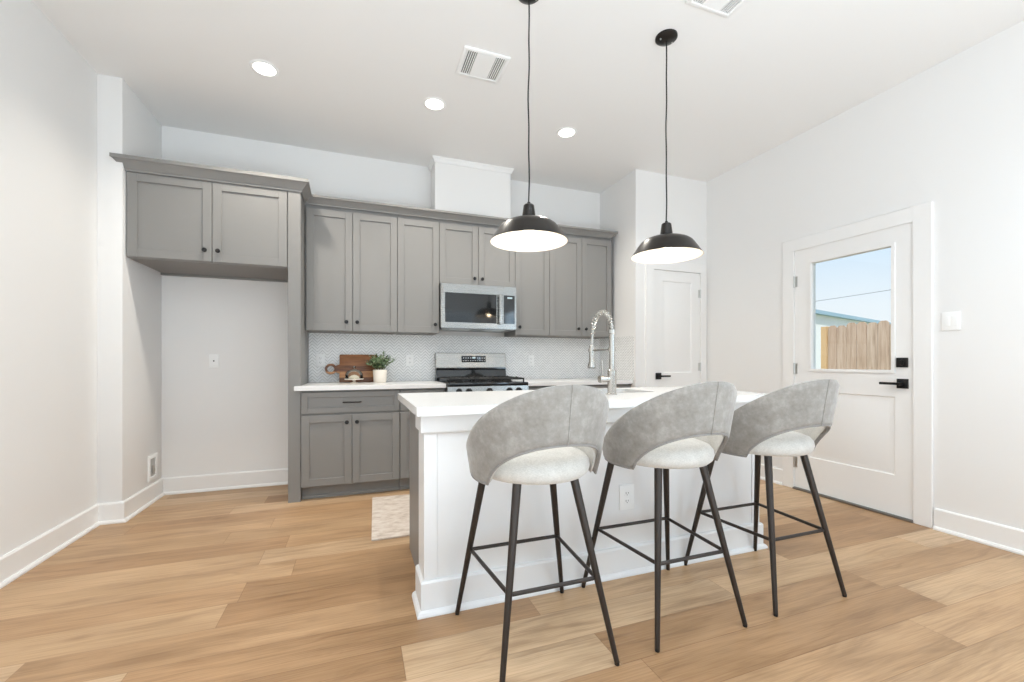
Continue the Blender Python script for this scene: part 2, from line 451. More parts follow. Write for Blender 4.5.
# baseboards (board with an eased top and a shoe moulding)
BB = [(0, 0), (.030, 0), (.030, .010), (.024, .020), (.016, .023), (.016, .130), (.010, .139), (0, .139)]
def base(name, path, **k): structure(obj(name, sweep(NB(), path, BB, **k), M['trim'], ang=20))
base('baseboard_left', [(XL, YF), (XL, YJ), (XJ, YJ), (XJ, YB), (-.4955, YB)])
base('baseboard_right', [(XR, 1.694), (XR, YF)])
base('baseboard_back', [(XR, YRET), (XR, 2.762)], start_dir=(-1, -1))

# door casings
def casing_x(name, y0, y1, zt, w=.102):    # on the right wall, around opening y0..y1
    b = NB()
    prism(b, [(y0 - w, 0), (y0, 0), (y0, zt), (y1, zt), (y1, 0), (y1 + w, 0), (y1 + w, zt + w), (y0 - w, zt + w)], XR - .018, XR + .02, 'X')
    bmesh.ops.bevel(b, geom=[e_ for e_ in b.edges], offset=.002, segments=1, affect='EDGES')
    return structure(obj(name, b, M['trim']))
casing_x('trim_1', ED0 + .004, ED1 - .004, EDZ - .006)
b = NB(); w_ = .072
prism(b, [(PD0 - w_ - .02, 0), (PD0 + .004, 0), (PD0 + .004, PDZ - .004), (PD1 - .004, PDZ - .004), (PD1 - .004, 0), (PD1 + w_, 0), (PD1 + w_, PDZ + .092), (PD0 - w_ - .02, PDZ + .092)], YRET - .018, YRET + .02, 'Y')
bmesh.ops.bevel(b, geom=[e_ for e_ in b.edges], offset=.002, segments=1, affect='EDGES')
structure(obj('trim_2', b, M['trim']))

# hinged door leaf with moulded panels; local frame (u along, v up, w out towards the room)
def panel_leaf(w, h, holes, panels, th=.044):
    """leaf slab with rectangular through-holes (glass) and raised moulded panels; returns bm in (u, w, v) = (x, y, z), face at y=0, body to y=+th"""
    us = sorted({0, w} | {a for q in holes + panels for a in (q[0], q[2])}); vs = sorted({0, h} | {a for q in holes + panels for a in (q[1], q[3])})
    b = NB()
    def inside(q, u0, u1, v0, v1): return q[0] - 1e-6 <= u0 and u1 <= q[2] + 1e-6 and q[1] - 1e-6 <= v0 and v1 <= q[3] + 1e-6
    for i in range(len(us) - 1):
        for j in range(len(vs) - 1):
            u0, u1, v0, v1 = us[i], us[i + 1], vs[j], vs[j + 1]
            if any(inside(q, u0, u1, v0, v1) for q in holes + panels): continue
            box(b, u0, u1, 0, th, v0, v1)
    for q in panels:
        u0, v0, u1, v1 = q
        def loop(ins, dep): return [b.verts.new((u0 + ins, dep, v0 + ins)), b.verts.new((u1 - ins, dep, v0 + ins)), b.verts.new((u1 - ins, dep, v1 - ins)), b.verts.new((u0 + ins, dep, v1 - ins))]
        L = [loop(0, 0), loop(.006, .007), loop(.020, .008), loop(.045, .002)]
        for A, B in zip(L, L[1:]):
            for k in range(4): b.faces.new((A[k], A[(k + 1) % 4], B[(k + 1) % 4], B[k]))
        b.faces.new(L[-1])
    return b
def lever_set(parent, name, tf, flip=1, lever_len=.13, mt='black'):
    """square rose and straight lever; tf maps local (u along door, w out, v up) to the world"""
    b = NB(); box(b, -.034, .034, -.010, 0, -.034, .034, bev=.003); lathe(b, [(.012, -.012), (.012, -.045)], axis='Y', n=14)
    merge_t = tf
    r = NB(); merge(r, b, merge_t)
    rose = obj('door_handle', r, M[mt], parent)
    b = NB(); box(b, min(0, flip * lever_len) - (.012 if flip > 0 else 0), max(0, flip * lever_len) + (.012 if flip < 0 else 0), -.058, -.044, -.009, .009, bev=.003)
    r = NB(); merge(r, b, merge_t)
    obj('lever', r, M[mt], rose)
# outside door (in the right wall): u runs along +y
h_ = EDZ - .018; wd = ED1 - ED0 - .012
bmd = panel_leaf(wd, h_, [(.108, 1.012, .722, 1.945)], [(.110, .285, .722, .845)])
TX = Matrix(((0, 1, 0, XR - .004), (1, 0, 0, ED0 + .006), (0, 0, 1, .012), (0, 0, 0, 1)))   # (u,w,v)->(x,y,z): x=w, y=u
r = NB(); merge(r, bmd, TX)
door2 = structure(obj('door_1', r, M['trim']))
u0, v0, u1, v1 = .108, 1.012, .722, 1.945
b = NB(); ring_prism(b, [(u0 - .002, v0 - .002), (u1 + .002, v0 - .002), (u1 + .002, v1 + .002), (u0 - .002, v1 + .002)], [(u0 + .022, v0 + .022), (u1 - .022, v0 + .022), (u1 - .022, v1 - .022), (u0 + .022, v1 - .022)], -.010, .05, 'Y')
bmesh.ops.bevel(b, geom=list(b.edges), offset=.003, segments=2, affect='EDGES')
r = NB(); merge(r, b, TX); wf = obj('glazing_bead', r, M['trim'], door2)
r = NB(); merge(r, BX(u0 + .018, u1 - .018, .018, .024, v0 + .018, v1 - .018), TX); obj('window_pane', r, M['pane'], door2)
lever_set(door2, 'h', TX @ Matrix.Translation((.062, 0, .940)), flip=1, lever_len=.115)
b = NB(); box(b, -.034, .034, -.012, 0, -.034, .034, bev=.003); lathe(b, [(.020, -.012), (.018, -.022), (0, -.022)], axis='Y', n=18); box(b, -.005, .005, -.036, -.022, -.016, .016, bev=.002)
r = NB(); merge(r, b, TX @ Matrix.Translation((.064, 0, 1.088))); obj('deadbolt', r, M['black'], door2)
for zz in (.235, 1.045, 1.80):
    b = NB(); lathe(b, [(0, zz - .05), (.007, zz - .05), (.007, zz + .05), (0, zz + .05)], (XR - .012, ED1 - .004, 0), n=10)
    box(b, XR - .008, XR - .003, ED1 - .03, ED1 - .003, zz - .045, zz + .045)
    obj('hinge', b, M['nut'], door2)
b = NB(); box(b, XR - .03, XR + .12, ED0 + .003, ED1 - .003, .0, .014, bev=.003); box(b, XR - .012, XR + .04, ED0 + .006, ED1 - .006, .014, .017)
structure(obj('trim_3', b, M['steeldark']))
# pantry door: u runs along +x
TY = Matrix(((1, 0, 0, PD0 + .006), (0, 1, 0, YRET - .004), (0, 0, 1, .01), (0, 0, 0, 1)))
r = NB(); merge(r, panel_leaf(PD1 - PD0 - .012, PDZ - .018, [], [(.115, .98, .497, 1.94), (.115, .25, .497, .83)], .036), TY)
door1 = structure(obj('door_2', r, M['trim']))
lever_set(door1, 'h', TY @ Matrix.Translation((.062, 0, .945)), flip=1, lever_len=.115)
for zz in (.25, 1.05, 1.84):
    b = NB(); lathe(b, [(0, zz - .045), (.007, zz - .045), (.007, zz + .045), (0, zz + .045)], (PD1 - .004, YRET - .012, 0), n=10)
    box(b, PD1 - .03, PD1 - .003, YRET - .008, YRET - .003, zz - .042, zz + .042)
    obj('hinge', b, M['nut'], door1)

# boxed duct above the microwave, with a moulding at the ceiling
structure(obj('wall_duct_chase', BX(.716, 1.486, 4.10, YB, 2.47, ZC, bev=.002), M['trim']))
b = sweep(NB(), [(.716, YB), (.716, 4.10), (1.486, 4.10), (1.486, YB)], [(0, 3.020), (.010, 3.020), (.013, 3.034), (.022, 3.050), (.027, 3.054), (.027, ZC), (0, ZC)])
structure(obj('trim_4', b, M['trim'], ang=20))
# tiled splashback
b = NB(); box(b, -.404, XRET - .0075, YB - .008, YB - .0005, .915, 1.373); box(b, XRET - .008, XRET - .0005, 3.690, YB - .0005, .915, 1.373)
structure(obj('trim_5', b, M['tile']))
# ------------------------------------------------------------------ cabinets
def shaker(x0, x1, z0, z1, yf, rail=.058, th=.019):
    b = NB(); bv = .0018
    box(b, x0, x0 + rail, yf, yf + th, z0, z1, bev=bv, seg=1); box(b, x1 - rail, x1, yf, yf + th, z0, z1, bev=bv, seg=1)
    box(b, x0 + rail - .001, x1 - rail + .001, yf + .0004, yf + th, z0, z0 + rail, bev=bv, seg=1); box(b, x0 + rail - .001, x1 - rail + .001, yf + .0004, yf + th, z1 - rail, z1, bev=bv, seg=1)
    box(b, x0 + rail - .003, x1 - rail + .003, yf + .011, yf + th - .001, z0 + rail - .003, z1 - rail + .003)
    return b
def knob_bm(x, yf, z):
    return lathe(NB(), [(0, yf - .026), (.012, yf - .026), (.0160, yf - .022), (.0160, yf - .018), (.012, yf - .014), (.006, yf - .011), (.006, yf - .003), (.009, yf + .0)], (x, 0, z), axis='Y', n=18)
def pull_bm(x, yf, z, L=.135):
    b = NB(); pts = [(x - L / 2, yf, z), (x - L / 2, yf - .018, z), (x - L / 2 + .012, yf - .028, z), (x + L / 2 - .012, yf - .028, z), (x + L / 2, yf - .018, z), (x + L / 2, yf, z)]
    return tube(b, pts, .0055, 10)
def cabinet(name, label, x0, x1, y0, z0, z1, doors, drawers=(), yb=YB, toe=False, rail=.058, mt='cab', group=None):
    """y0 is the front face of the doors; doors: (x0, x1, z0, z1, knob_x, knob_z)"""
    t_ = thing(name, label, 'cabinet', ((x0 + x1) / 2, (y0 + yb) / 2, z0), group)
    b = NB(); f = y0 + .020
    if toe:
        box(b, x0, x1, f, yb - .001, .105, z1, bev=.001, seg=1)
        box(b, x0 + .001, x1 - .001, f + .055, yb - .001, 0.0, .106)
    else:
        box(b, x0, x1, f, yb - .001, z0, z1, bev=.001, seg=1)
    obj('body', b, M[mt], t_)
    if toe:
        obj('toe_kick', BX(x0 + .0005, x1 - .0005, f + .040, f + .0545, 0.0, .028, bev=.004), M[mt], t_)
    for d in doors:
        o = obj('door', shaker(d[0], d[1], d[2], d[3], y0, rail), M[mt], t_)
        if d[4] is not None: obj('knob', knob_bm(d[4], y0, d[5]), M['black'], o)
    for d in drawers:
        o = obj('drawer', shaker(d[0], d[1], d[2], d[3], y0, .045), M[mt], t_)
        obj('pull', pull_bm((d[0] + d[1]) / 2, y0, (d[2] + d[3]) / 2), M['black'], o)
    return t_
g = .002
# above the fridge gap
FY = 3.738
fc = cabinet('wall_cabinet', 'wide grey two-door cabinet mounted high over the empty fridge alcove', XJ, -.497, FY, 1.842, 2.450,
        [(-1.506, -1.001, 1.846, 2.438, -1.042, 1.927), (-.997, -.503, 1.846, 2.438, -.958, 1.927)], group=None)
obj('underside', BX(XJ + .02, -.515, FY + .05, YB - .03, 1.8395, 1.8425), M['cabin'], fc)
b = NB(); box(b, XJ + .002, -.499, YB - .030, YB - .002, 1.822, 1.8415, bev=.002, seg=1)
obj('hanging_rail', b, M['cab'], fc)
top('tall_end_panel', BX(-.4955, -.4065, FY, YB - .001, 0, 2.450, bev=.0015, seg=1), M['cab'], 'tall grey floor-to-crown end panel between the fridge alcove and the counter', 'cabinet panel', origin=(-.45, FY, 0))
UY = 4.0
def upper(label, x0, x1, doors, z0=1.372):
    t_ = cabinet('wall_cabinet', label, x0 + .0006, x1 - .0006, UY, z0, 2.450, doors)
    obj('underside', BX(x0 + .016, x1 - .016, UY + .045, YB - .02, z0 - .0025, z0 + .001), M['cabin'], t_)
    return t_
ZD0, ZD1 = 1.375, 2.413
ux = [-.404, -.024, .357, .738, 1.117, 1.498, 1.876, 2.254, 2.625]
upper('grey two-door wall cabinet above the cutting board and potted plant', ux[0], ux[2],
      [(ux[0] + .012, ux[1] - g, ZD0, ZD1, -.074, 1.452), (ux[1] + g, ux[2] - g, ZD0, ZD1, .014, 1.452)])
upper('tall narrow grey wall cabinet with one door, on the plant side of the microwave', ux[2], ux[3], [(ux[2] + g, ux[3] - g, ZD0, ZD1, .698, 1.452)])
upper('short grey two-door wall cabinet directly above the microwave', ux[3], ux[5],
      [(ux[3] + g, ux[4] - g, 1.846, ZD1, 1.077, 1.905), (ux[4] + g, ux[5] - g, 1.846, ZD1, 1.154, 1.905)], 1.838)
upper('tall narrow grey wall cabinet with one door, on the faucet side of the microwave', ux[5], ux[6], [(ux[5] + g, ux[6] - g, ZD0, ZD1, 1.541, 1.452)])
upper('grey two-door wall cabinet behind the spring faucet, at the pantry end of the row', ux[6], ux[8],
      [(ux[6] + g, ux[7] - g, ZD0, ZD1, 2.207, 1.452), (ux[7] + g, ux[8] - .006, ZD0, ZD1, 2.298, 1.452)])
# crown moulding on the whole run
CR = [(0, 0), (.009, 0), (.011, .14), (.016, .17), (.022, .28), (.034, .47), (.050, .68), (.054, .71), (.061, .73), (.061, 1), (0, 1)]
LV = [(2.440, .092), (2.440, .092), (2.442, .066), (2.442, .066), (2.442, .066)]
b = sweep(NB(), [(XJ, FY - .0005), (-.4060, FY - .0005), (-.4060, UY - .0005), (2.600, UY - .0005), (2.600, YB - .001)], CR, start_dir=(-1, -1))
bv_ = list(b.verts)
for i, v in enumerate(bv_):
    z0, h_ = LV[i // len(CR)]; v.co.z = z0 + h_ * v.co.z
top('crown_molding', b, M['cab'], 'grey crown molding running along the tops of all wall cabinets', 'crown molding', origin=(0, UY, 2.45), ang=18)

# base cabinets on the back wall
BY = 3.730
cabinet('base_cabinet', 'grey base cabinet with wide drawer over two doors, below the cutting board', -.4055, .3525, BY, 0, .876,
        [(-.402, -.029, .112, .676, -.066, .615), (-.025, .350, .112, .676, .012, .615)], [(-.402, .350, .692, .862)], toe=True)
cabinet('base_cabinet', 'narrow grey base cabinet half hidden by the island, beside the range', .3535, .738, BY, 0, .876,
        [(.357, .735, .112, .676, .69, .615)], [(.357, .735, .692, .862)], toe=True)
cabinet('base_cabinet', 'narrow grey base cabinet behind the island, between range and sink faucet', 1.506, 1.964, BY, 0, .876,
        [(1.510, 1.961, .112, .676, 1.55, .615)], [(1.510, 1.961, .692, .862)], toe=True)
cabinet('base_cabinet', 'grey corner base cabinet behind the island, against the pantry wall', 1.965, XRET - .002, BY, 0, .876,
        [(1.968, 2.32, .112, .676, 2.28, .615), (2.324, 2.676, .112, .676, 2.364, .615)], [(1.968, 2.676, .692, .862)], toe=True)
def slab(name, poly, z0, z1, label, origin, bev=.003):
    b = prism(NB(), poly, z0, z1)
    bmesh.ops.bevel(b, geom=list(b.edges), offset=bev, segments=2, affect='EDGES')
    return top(name, b, M['quartz'], label, 'countertop', origin=origin, ang=40)
CY = 3.694
slab('countertop', [(-.449, CY), (.741, CY), (.741, YB - .009), (-.4055, YB - .009), (-.4055, 3.7375), (-.449, 3.7375)], .8768, .914, 'white quartz countertop holding the cutting board and potted plant', (0, 4, .877))
slab('countertop', [(1.502, CY), (XRET - .009, CY), (XRET - .009, YB - .009), (1.502, YB - .009)], .8768, .914, 'white quartz countertop on the back wall between range and pantry wall', (2, 4, .877))

# ------------------------------------------------------------------ range
RX0, RX1 = .7435, 1.4995
t_ = thing('gas_range', 'stainless steel gas range with black grates between the grey base cabinets', 'stove', ((RX0 + RX1) / 2, 4.0, 0))
b = NB(); box(b, RX0 + .001, RX1 - .001, 3.705, 4.31, .09, .888, bev=.003, seg=1); box(b, RX0 + .02, RX1 - .02, 3.76, 4.28, 0, .09)
obj('body', b, M['steeldark'], t_)
b = NB(); box(b, RX0, RX1, 3.655, 4.27, .888, .918, bev=.005); obj('cooktop', b, M['blackglass'], t_)
b = prism(NB(), [(3.64, .795), (3.705, .795), (3.705, .8875), (3.652, .8875)], RX0 + .002, RX1 - .002, 'X'); cp = obj('control_strip', b, M['steel'], t_)
for kx in (.845, .935, 1.31, 1.40, 1.122):
    b = NB(); lathe(b, [(0, 3.606), (.018, 3.606), (.022, 3.612), (.024, 3.630), (.028, 3.636), (.028, 3.643)], (kx, 0, .845), axis='Y', n=20); box(b, kx - .003, kx + .003, 3.600, 3.61, .83, .868)
    obj('knob', b, M['black'], cp)
b = NB(); box(b, RX0 + .003, RX1 - .003, 3.668, 3.704, .27, .785, bev=.004); od = obj('oven_door', b, M['steel'], t_)
obj('door_window', BX(RX0 + .12, RX1 - .12, 3.6645, 3.6675, .38, .66), M['blackglass'], od)
b = tube(NB(), [(RX0 + .05, 3.667, .742), (RX0 + .05, 3.625, .742), (RX1 - .05, 3.625, .742), (RX1 - .05, 3.667, .742)], .012, 12); obj('handle', b, M['steel'], od)
obj('drawer', BX(RX0 + .003, RX1 - .003, 3.672, 3.704, .10, .262, bev=.004), M['steel'], t_)
# raised back panel
b = prism(NB(), [(4.262, 1.045), (4.325, 1.045), (4.325, 1.196), (4.300, 1.196), (4.284, 1.190)], RX0 + .008, RX1 - .004, 'X')
bmesh.ops.bevel(b, geom=list(b.edges), offset=.004, segments=2, affect='EDGES'); bg = obj('backguard', b, M['steel'], t_)
b = prism(NB(), [(4.25, .918), (4.325, .918), (4.325, 1.0445), (4.262, 1.0445), (4.262, 1.03), (4.272, 1.02)], RX0 + .012, RX1 - .008, 'X'); obj('vent_riser', b, M['blackglass'], bg)
tilt = math.atan2(4.284 - 4.262, .145)
b = BX(1.016, 1.272, 4.2665, 4.2735, 1.100, 1.166, bev=.002); ctl = obj('control_panel', b, M['blackglass'], bg)
for r_ in range(2):
    for c_ in range(10):
        if c_ in (4, 5) and r_ == 1: continue
        x_ = 1.030 + c_ * .0245
        obj('button', BX(x_, x_ + .012, 4.2655, 4.2668, 1.112 + r_ * .028, 1.118 + r_ * .028), M['white'], ctl)
obj('clock', BX(1.128, 1.160, 4.2655, 4.2668, 1.138, 1.154), M['display'], ctl)
for (gx0, gx1) in ((RX0 + .03, 1.0), (1.012, 1.232), (1.244, RX1 - .03)):
    b = NB(); zt = .950
    for yy_ in (3.70, 3.965, 4.225): tube(b, [(gx0, yy_, zt), (gx1, yy_, zt)], .0075, 8)
    for xx_ in (gx0, gx1): tube(b, [(xx_, 3.70, zt), (xx_, 4.225, zt)], .0075, 8)
    mx_ = (gx0 + gx1) / 2; tube(b, [(mx_, 3.70, zt), (mx_, 4.225, zt)], .006, 8)
    for yc in (3.83, 4.095):
        tube(b, [(gx0, yc, zt), (gx1, yc, zt)], .006, 8)
        tube(b, [(gx0, yc, zt), (gx0 + .03, yc, zt + .012)], .006, 8); tube(b, [(gx1, yc, zt), (gx1 - .03, yc, zt + .012)], .006, 8)
    for xx_ in (gx0, gx1):
        for yy_ in (3.70, 4.225): tube(b, [(xx_, yy_, zt), (xx_, yy_, .917)], .007, 8)
    obj('grate', b, M['iron'], t_)
    for yc in (3.83, 4.095):
        b = lathe(NB(), [(0, .9375), (.03, .9375), (.036, .934), (.036, .927), (.046, .925), (.046, .9175)], (mx_, yc, 0), n=24); obj('burner', b, M['iron'], t_)

# ------------------------------------------------------------------ microwave
mx0, mx1, mz0, mz1, my = .7415, 1.484, 1.422, 1.835, 3.932
t_ = thing('microwave', 'stainless over-the-range microwave under the short two-door wall cabinet', 'microwave', ((mx0 + mx1) / 2, 4.1, mz0))
obj('body', BX(mx0, mx1, my + .028, YB - .002, mz0 + .006, mz1 - .001, bev=.003, seg=1), M['steeldark'], t_)
b = NB(); xd = 1.348
ring_prism(b, [(mx0, mz0), (xd, mz0), (xd, mz1), (mx0, mz1)], [(mx0 + .038, mz0 + .052), (1.280, mz0 + .052), (1.280, mz1 - .084), (mx0 + .038, mz1 - .084)], my, my + .027, 'Y')
bmesh.ops.bevel(b, geom=list(b.edges), offset=.003, segments=2, affect='EDGES'); md = obj('door', b, M['steel'], t_)
obj('window', BX(mx0 + .036, 1.282, my + .004, my + .012, mz0 + .05, mz1 - .082), M['blackglass'], md)
b = NB(); box(b, 1.296, 1.330, my - .036, my - .012, mz0 + .045, mz1 - .080, bev=.007, seg=3); box(b, 1.303, 1.323, my - .02, my + .001, mz0 + .06, mz0 + .085); box(b, 1.303, 1.323, my - .02, my + .001, mz1 - .12, mz1 - .095)
obj('handle', b, M['steel'], md)
b = NB(); ring_prism(b, [(xd + .001, mz0), (mx1, mz0), (mx1, mz1), (xd + .001, mz1)], [(xd + .006, mz0 + .052), (mx1 - .016, mz0 + .052), (mx1 - .016, mz1 - .084), (xd + .006, mz1 - .084)], my + .001, my + .027, 'Y')
kp = obj('control_frame', b, M['steel'], t_)
kg = obj('keypad', BX(xd + .004, mx1 - .014, my + .004, my + .012, mz0 + .05, mz1 - .082), M['blackglass'], kp)
obj('clock', BX(xd + .045, xd + .095, my + .003, my + .0045, mz1 - .115, mz1 - .100), M['display'], kg)
b = NB(); box(b, mx0 + .01, mx1 - .01, my + .02, YB - .03, mz0 - .008, mz0 + .007, bev=.003, seg=1)
vb = obj('vent_base', b, M['steeldark'], t_)
for gx_ in (mx0 + .10, mx1 - .30):
    b = NB()
    for k in range(8): box(b, gx_, gx_ + .2, my + .06 + k * .018, my + .07 + k * .018, mz0 - .011, mz0 - .007)
    obj('grease_filter', b, M['nut'], vb)

# ------------------------------------------------------------------ island
IX0, IX1, IY0, IY1 = .241, 2.348, 1.820, 2.677
t_ = thing('island_back_wall', 'white panelled back of the kitchen island facing the bar stools', 'kitchen island', (1.27, 1.97, 0))
px0, px1, py0, py1 = .285, 2.262, 1.895, 2.055
b = BX(px0, px1, py0, py1, 0, .872, bev=.002, seg=1); obj('panel', b, M['island'], t_)
RECT = [(px0, py1), (px0, py0), (px1, py0), (px1, py1)]
def around(prof, **k): return sweep(NB(), RECT, prof, **k)
obj('frieze', around([(0, .790), (.012, .790), (.019, .798), (.019, .873), (0, .873)]), M['island'], t_, ang=20)
obj('baseboard', around([(0, 0), (.019, 0), (.019, .138), (.012, .146), (0, .146)]), M['island'], t_, ang=20)
obj('shoe_molding', around([(.019, 0), (.036, 0), (.036, .008), (.031, .018), (.022, .024), (.019, .024)]), M['island'], t_, ang=20)
for (cx0, cx1) in ((px0 - .004, px0 + .055), (px1 - .055, px1 + .004)):
    obj('corner_post', BX(cx0, cx1, py0 - .006, py1, .146, .790, bev=.002, seg=1), M['island'], t_)
# grey cabinets on the kitchen side of the island
def island_cab(label, x0, x1, doors, dr=None):
    t2 = thing('island_cabinet', label, 'cabinet', ((x0 + x1) / 2, 2.35, 0))
    b = NB(); box(b, x0, x1, py1 + .001, 2.625, .105, .8758, bev=.001, seg=1); box(b, x0 + .001, x1 - .001, py1 + .001, 2.57, 0, .106)
    if 'sink' in label:      # hollow under the sink bowl
        b.free(); b = NB()
        box(b, x0, x0 + .018, py1 + .001, 2.625, 0, .8758); box(b, x1 - .018, x1, py1 + .001, 2.625, 0, .8758); box(b, x0 + .018, x1 - .018, py1 + .001, 2.60, .105, .125)
        box(b, x0 + .018, x1 - .018, py1 + .001, py1 + .012, .125, .8758); box(b, x0 + .018, x1 - .018, 2.607, 2.625, .105, .8758); box(b, x0 + .018, x1 - .018, 2.55, 2.57, 0, .105)
    obj('body', b, M['cab'], t2)
    for (a, c_, z0, z1, k) in doors:
        r = shaker(a, c_, z0, z1, 0)
        bmesh.ops.transform(r, matrix=Matrix(((-1, 0, 0, a + c_), (0, -1, 0, 2.645), (0, 0, 1, 0), (0, 0, 0, 1))), verts=r.verts)
        o = obj('door', r, M['cab'], t2)
        kb = knob_bm(0, 0, k[1]); bmesh.ops.transform(kb, matrix=Matrix(((1, 0, 0, k[0]), (0, -1, 0, 2.645), (0, 0, 1, 0), (0, 0, 0, 1))), verts=kb.verts)
        obj('knob', kb, M['black'], o)
    return t2
island_cab('grey cabinet forming the rug end of the island, behind the white panelling', .3135, 1.099, [(.317, .698, .112, .862, (.66, .80)), (.702, 1.096, .112, .862, (.74, .80))])
island_cab('grey sink cabinet in the middle of the island below the faucet', 1.100, 1.949, [(1.104, 1.522, .112, .862, (1.48, .80)), (1.526, 1.946, .112, .862, (1.57, .80))])
island_cab('grey cabinet at the outside-door end of the island', 1.950, 2.250, [(1.954, 2.247, .112, .862, (2.0, .80))])
b = NB(); box(b, .302, .3130, py1 + .001, 2.60, 0.0, .8758, bev=.001, seg=1)
top('island_end_panel', b, M['cab'], 'grey end panel of the island beside the rug', 'cabinet panel', origin=(.29, 2.3, 0))
# island worktop with the sink cut-out
SX0, SX1, SY0, SY1 = 1.22, 1.800, 2.235, 2.600
def rr(x0, x1, y0, y1, r, n=6):
    o = []
    for cx_, cy_, a0 in ((x1 - r, y1 - r, 0), (x0 + r, y1 - r, 90), (x0 + r, y0 + r, 180), (x1 - r, y0 + r, 270)):
        for k in range(n + 1):
            a = math.radians(a0 + 90 * k / n); o.append((cx_ + r * math.cos(a), cy_ + r * math.sin(a)))
    return o
b = NB(); inn = rr(SX0, SX1, SY0, SY1, .04); out = rr(IX0, IX1, IY0, IY1, .004)
ring_prism(b, out, inn, .8765, .914)
bmesh.ops.bevel(b, geom=[e_ for e_ in b.edges if len(e_.link_faces) == 2 and e_.calc_face_angle(0) > 1.2], offset=.003, segments=2, affect='EDGES')
top('island_countertop', b, M['quartz'], 'white quartz slab topping the island in front of the bar stools', 'countertop', origin=(1.27, 2.25, .8765), ang=40)
# sink bowl
b = NB(); levels = [(.012, .8755), (-.002, .8755), (-.006, .86), (-.012, .72), (-.04, .690), (-.10, .684)]
rings = []
for gr, z in levels: rings.append([b.verts.new((x, y, z)) for x, y in rr(SX0 - gr, SX1 + gr, SY0 - gr, SY1 + gr, .04 if gr > -.03 else .06)])
for A, B in zip(rings, rings[1:]):
    k = len(A)
    for j in range(k): b.faces.new((A[j], A[(j + 1) % k], B[(j + 1) % k], B[j]))
b.faces.new(rings[-1])
top('sink', b, M['steeldark'], 'undermount steel sink set into the island beside the faucet', 'sink', origin=(1.5, 2.4, .68))

# spring faucet
fx, fy = 1.410, 2.150
t_ = thing('spring_faucet', 'tall brushed nickel spring faucet standing on the island', 'faucet', (fx, fy, .914))
obj('base', lathe(NB(), [(0, .9145), (.030, .9145), (.030, .920), (.026, .924), (.026, 1.055), (.022, 1.060), (0, 1.060)], (fx, fy, 0), n=28), M['chrome'], t_)
obj('riser', lathe(NB(), [(.017, 1.058), (.017, 1.268), (.0205, 1.271), (.0205, 1.294), (.015, 1.298), (0, 1.298)], (fx, fy, 0), n=20), M['chrome'], t_)
R_ = .108; zc_ = 1.298
arc = [(fx, fy + R_ - R_ * math.cos(a), zc_ + R_ * math.sin(a)) for a in [PI * k / 28 for k in range(29)]]
arc += [(fx, fy + 2 * R_ + .002 * k, zc_ - .016 * k) for k in range(1, 7)]
obj('hose', tube(NB(), arc, .0075, 10), M['nut'], t_)
# coil
hp = []
L = [Vector(p) for p in arc[:31]]; turns = 17; ns = turns * 10
for k in range(ns + 1):
    s_ = k / ns * (len(L) - 1); i = min(int(s_), len(L) - 2); f = s_ - i
    p = L[i].lerp(L[i + 1], f); d = (L[i + 1] - L[i]).normalized(); u = Vector((1, 0, 0)); v = d.cross(u)
    a = 2 * PI * k / 10
    hp.append(p + (u * math.cos(a) + v * math.sin(a)) * .0145)
obj('spring', tube(NB(), hp, .0034, 6), M['chrome'], t_)
hy = fy + 2 * R_ + .012
obj('spray_head', lathe(NB(), [(0, 1.212), (.011, 1.212), (.015, 1.202), (.016, 1.18), (.0165, 1.105), (.024, 1.088), (.026, 1.070), (.022, 1.064), (0, 1.064)], (fx, hy, 0), n=22), M['chrome'], t_)
b = tube(NB(), [(fx, fy + .017, 1.178), (fx, hy - .018, 1.178)], .0065, 10); lathe(b, [(.0195, 1.168), (.0215, 1.168), (.0215, 1.190), (.0195, 1.190)], (fx, hy, 0), n=20, closed=True); lathe(b, [(.0175, 1.166), (.021, 1.166), (.021, 1.190), (.0175, 1.190)], (fx, fy, 0), n=20, closed=True)
obj('support_arm', b, M['chrome'], t_)
b = lathe(NB(), [(.018, fx - .02), (.018, fx - .072), (.021, fx - .074), (.021, fx - .084), (0, fx - .086)], (0, fy, 1.005), axis='X', n=20); hn = obj('handle', b, M['chrome'], t_)
obj('lever', tube(NB(), [(fx - .062, fy, 1.018), (fx - .064, fy, 1.055), (fx - .066, fy, 1.115)], [.0055, .005, .004], 10), M['chrome'], hn)

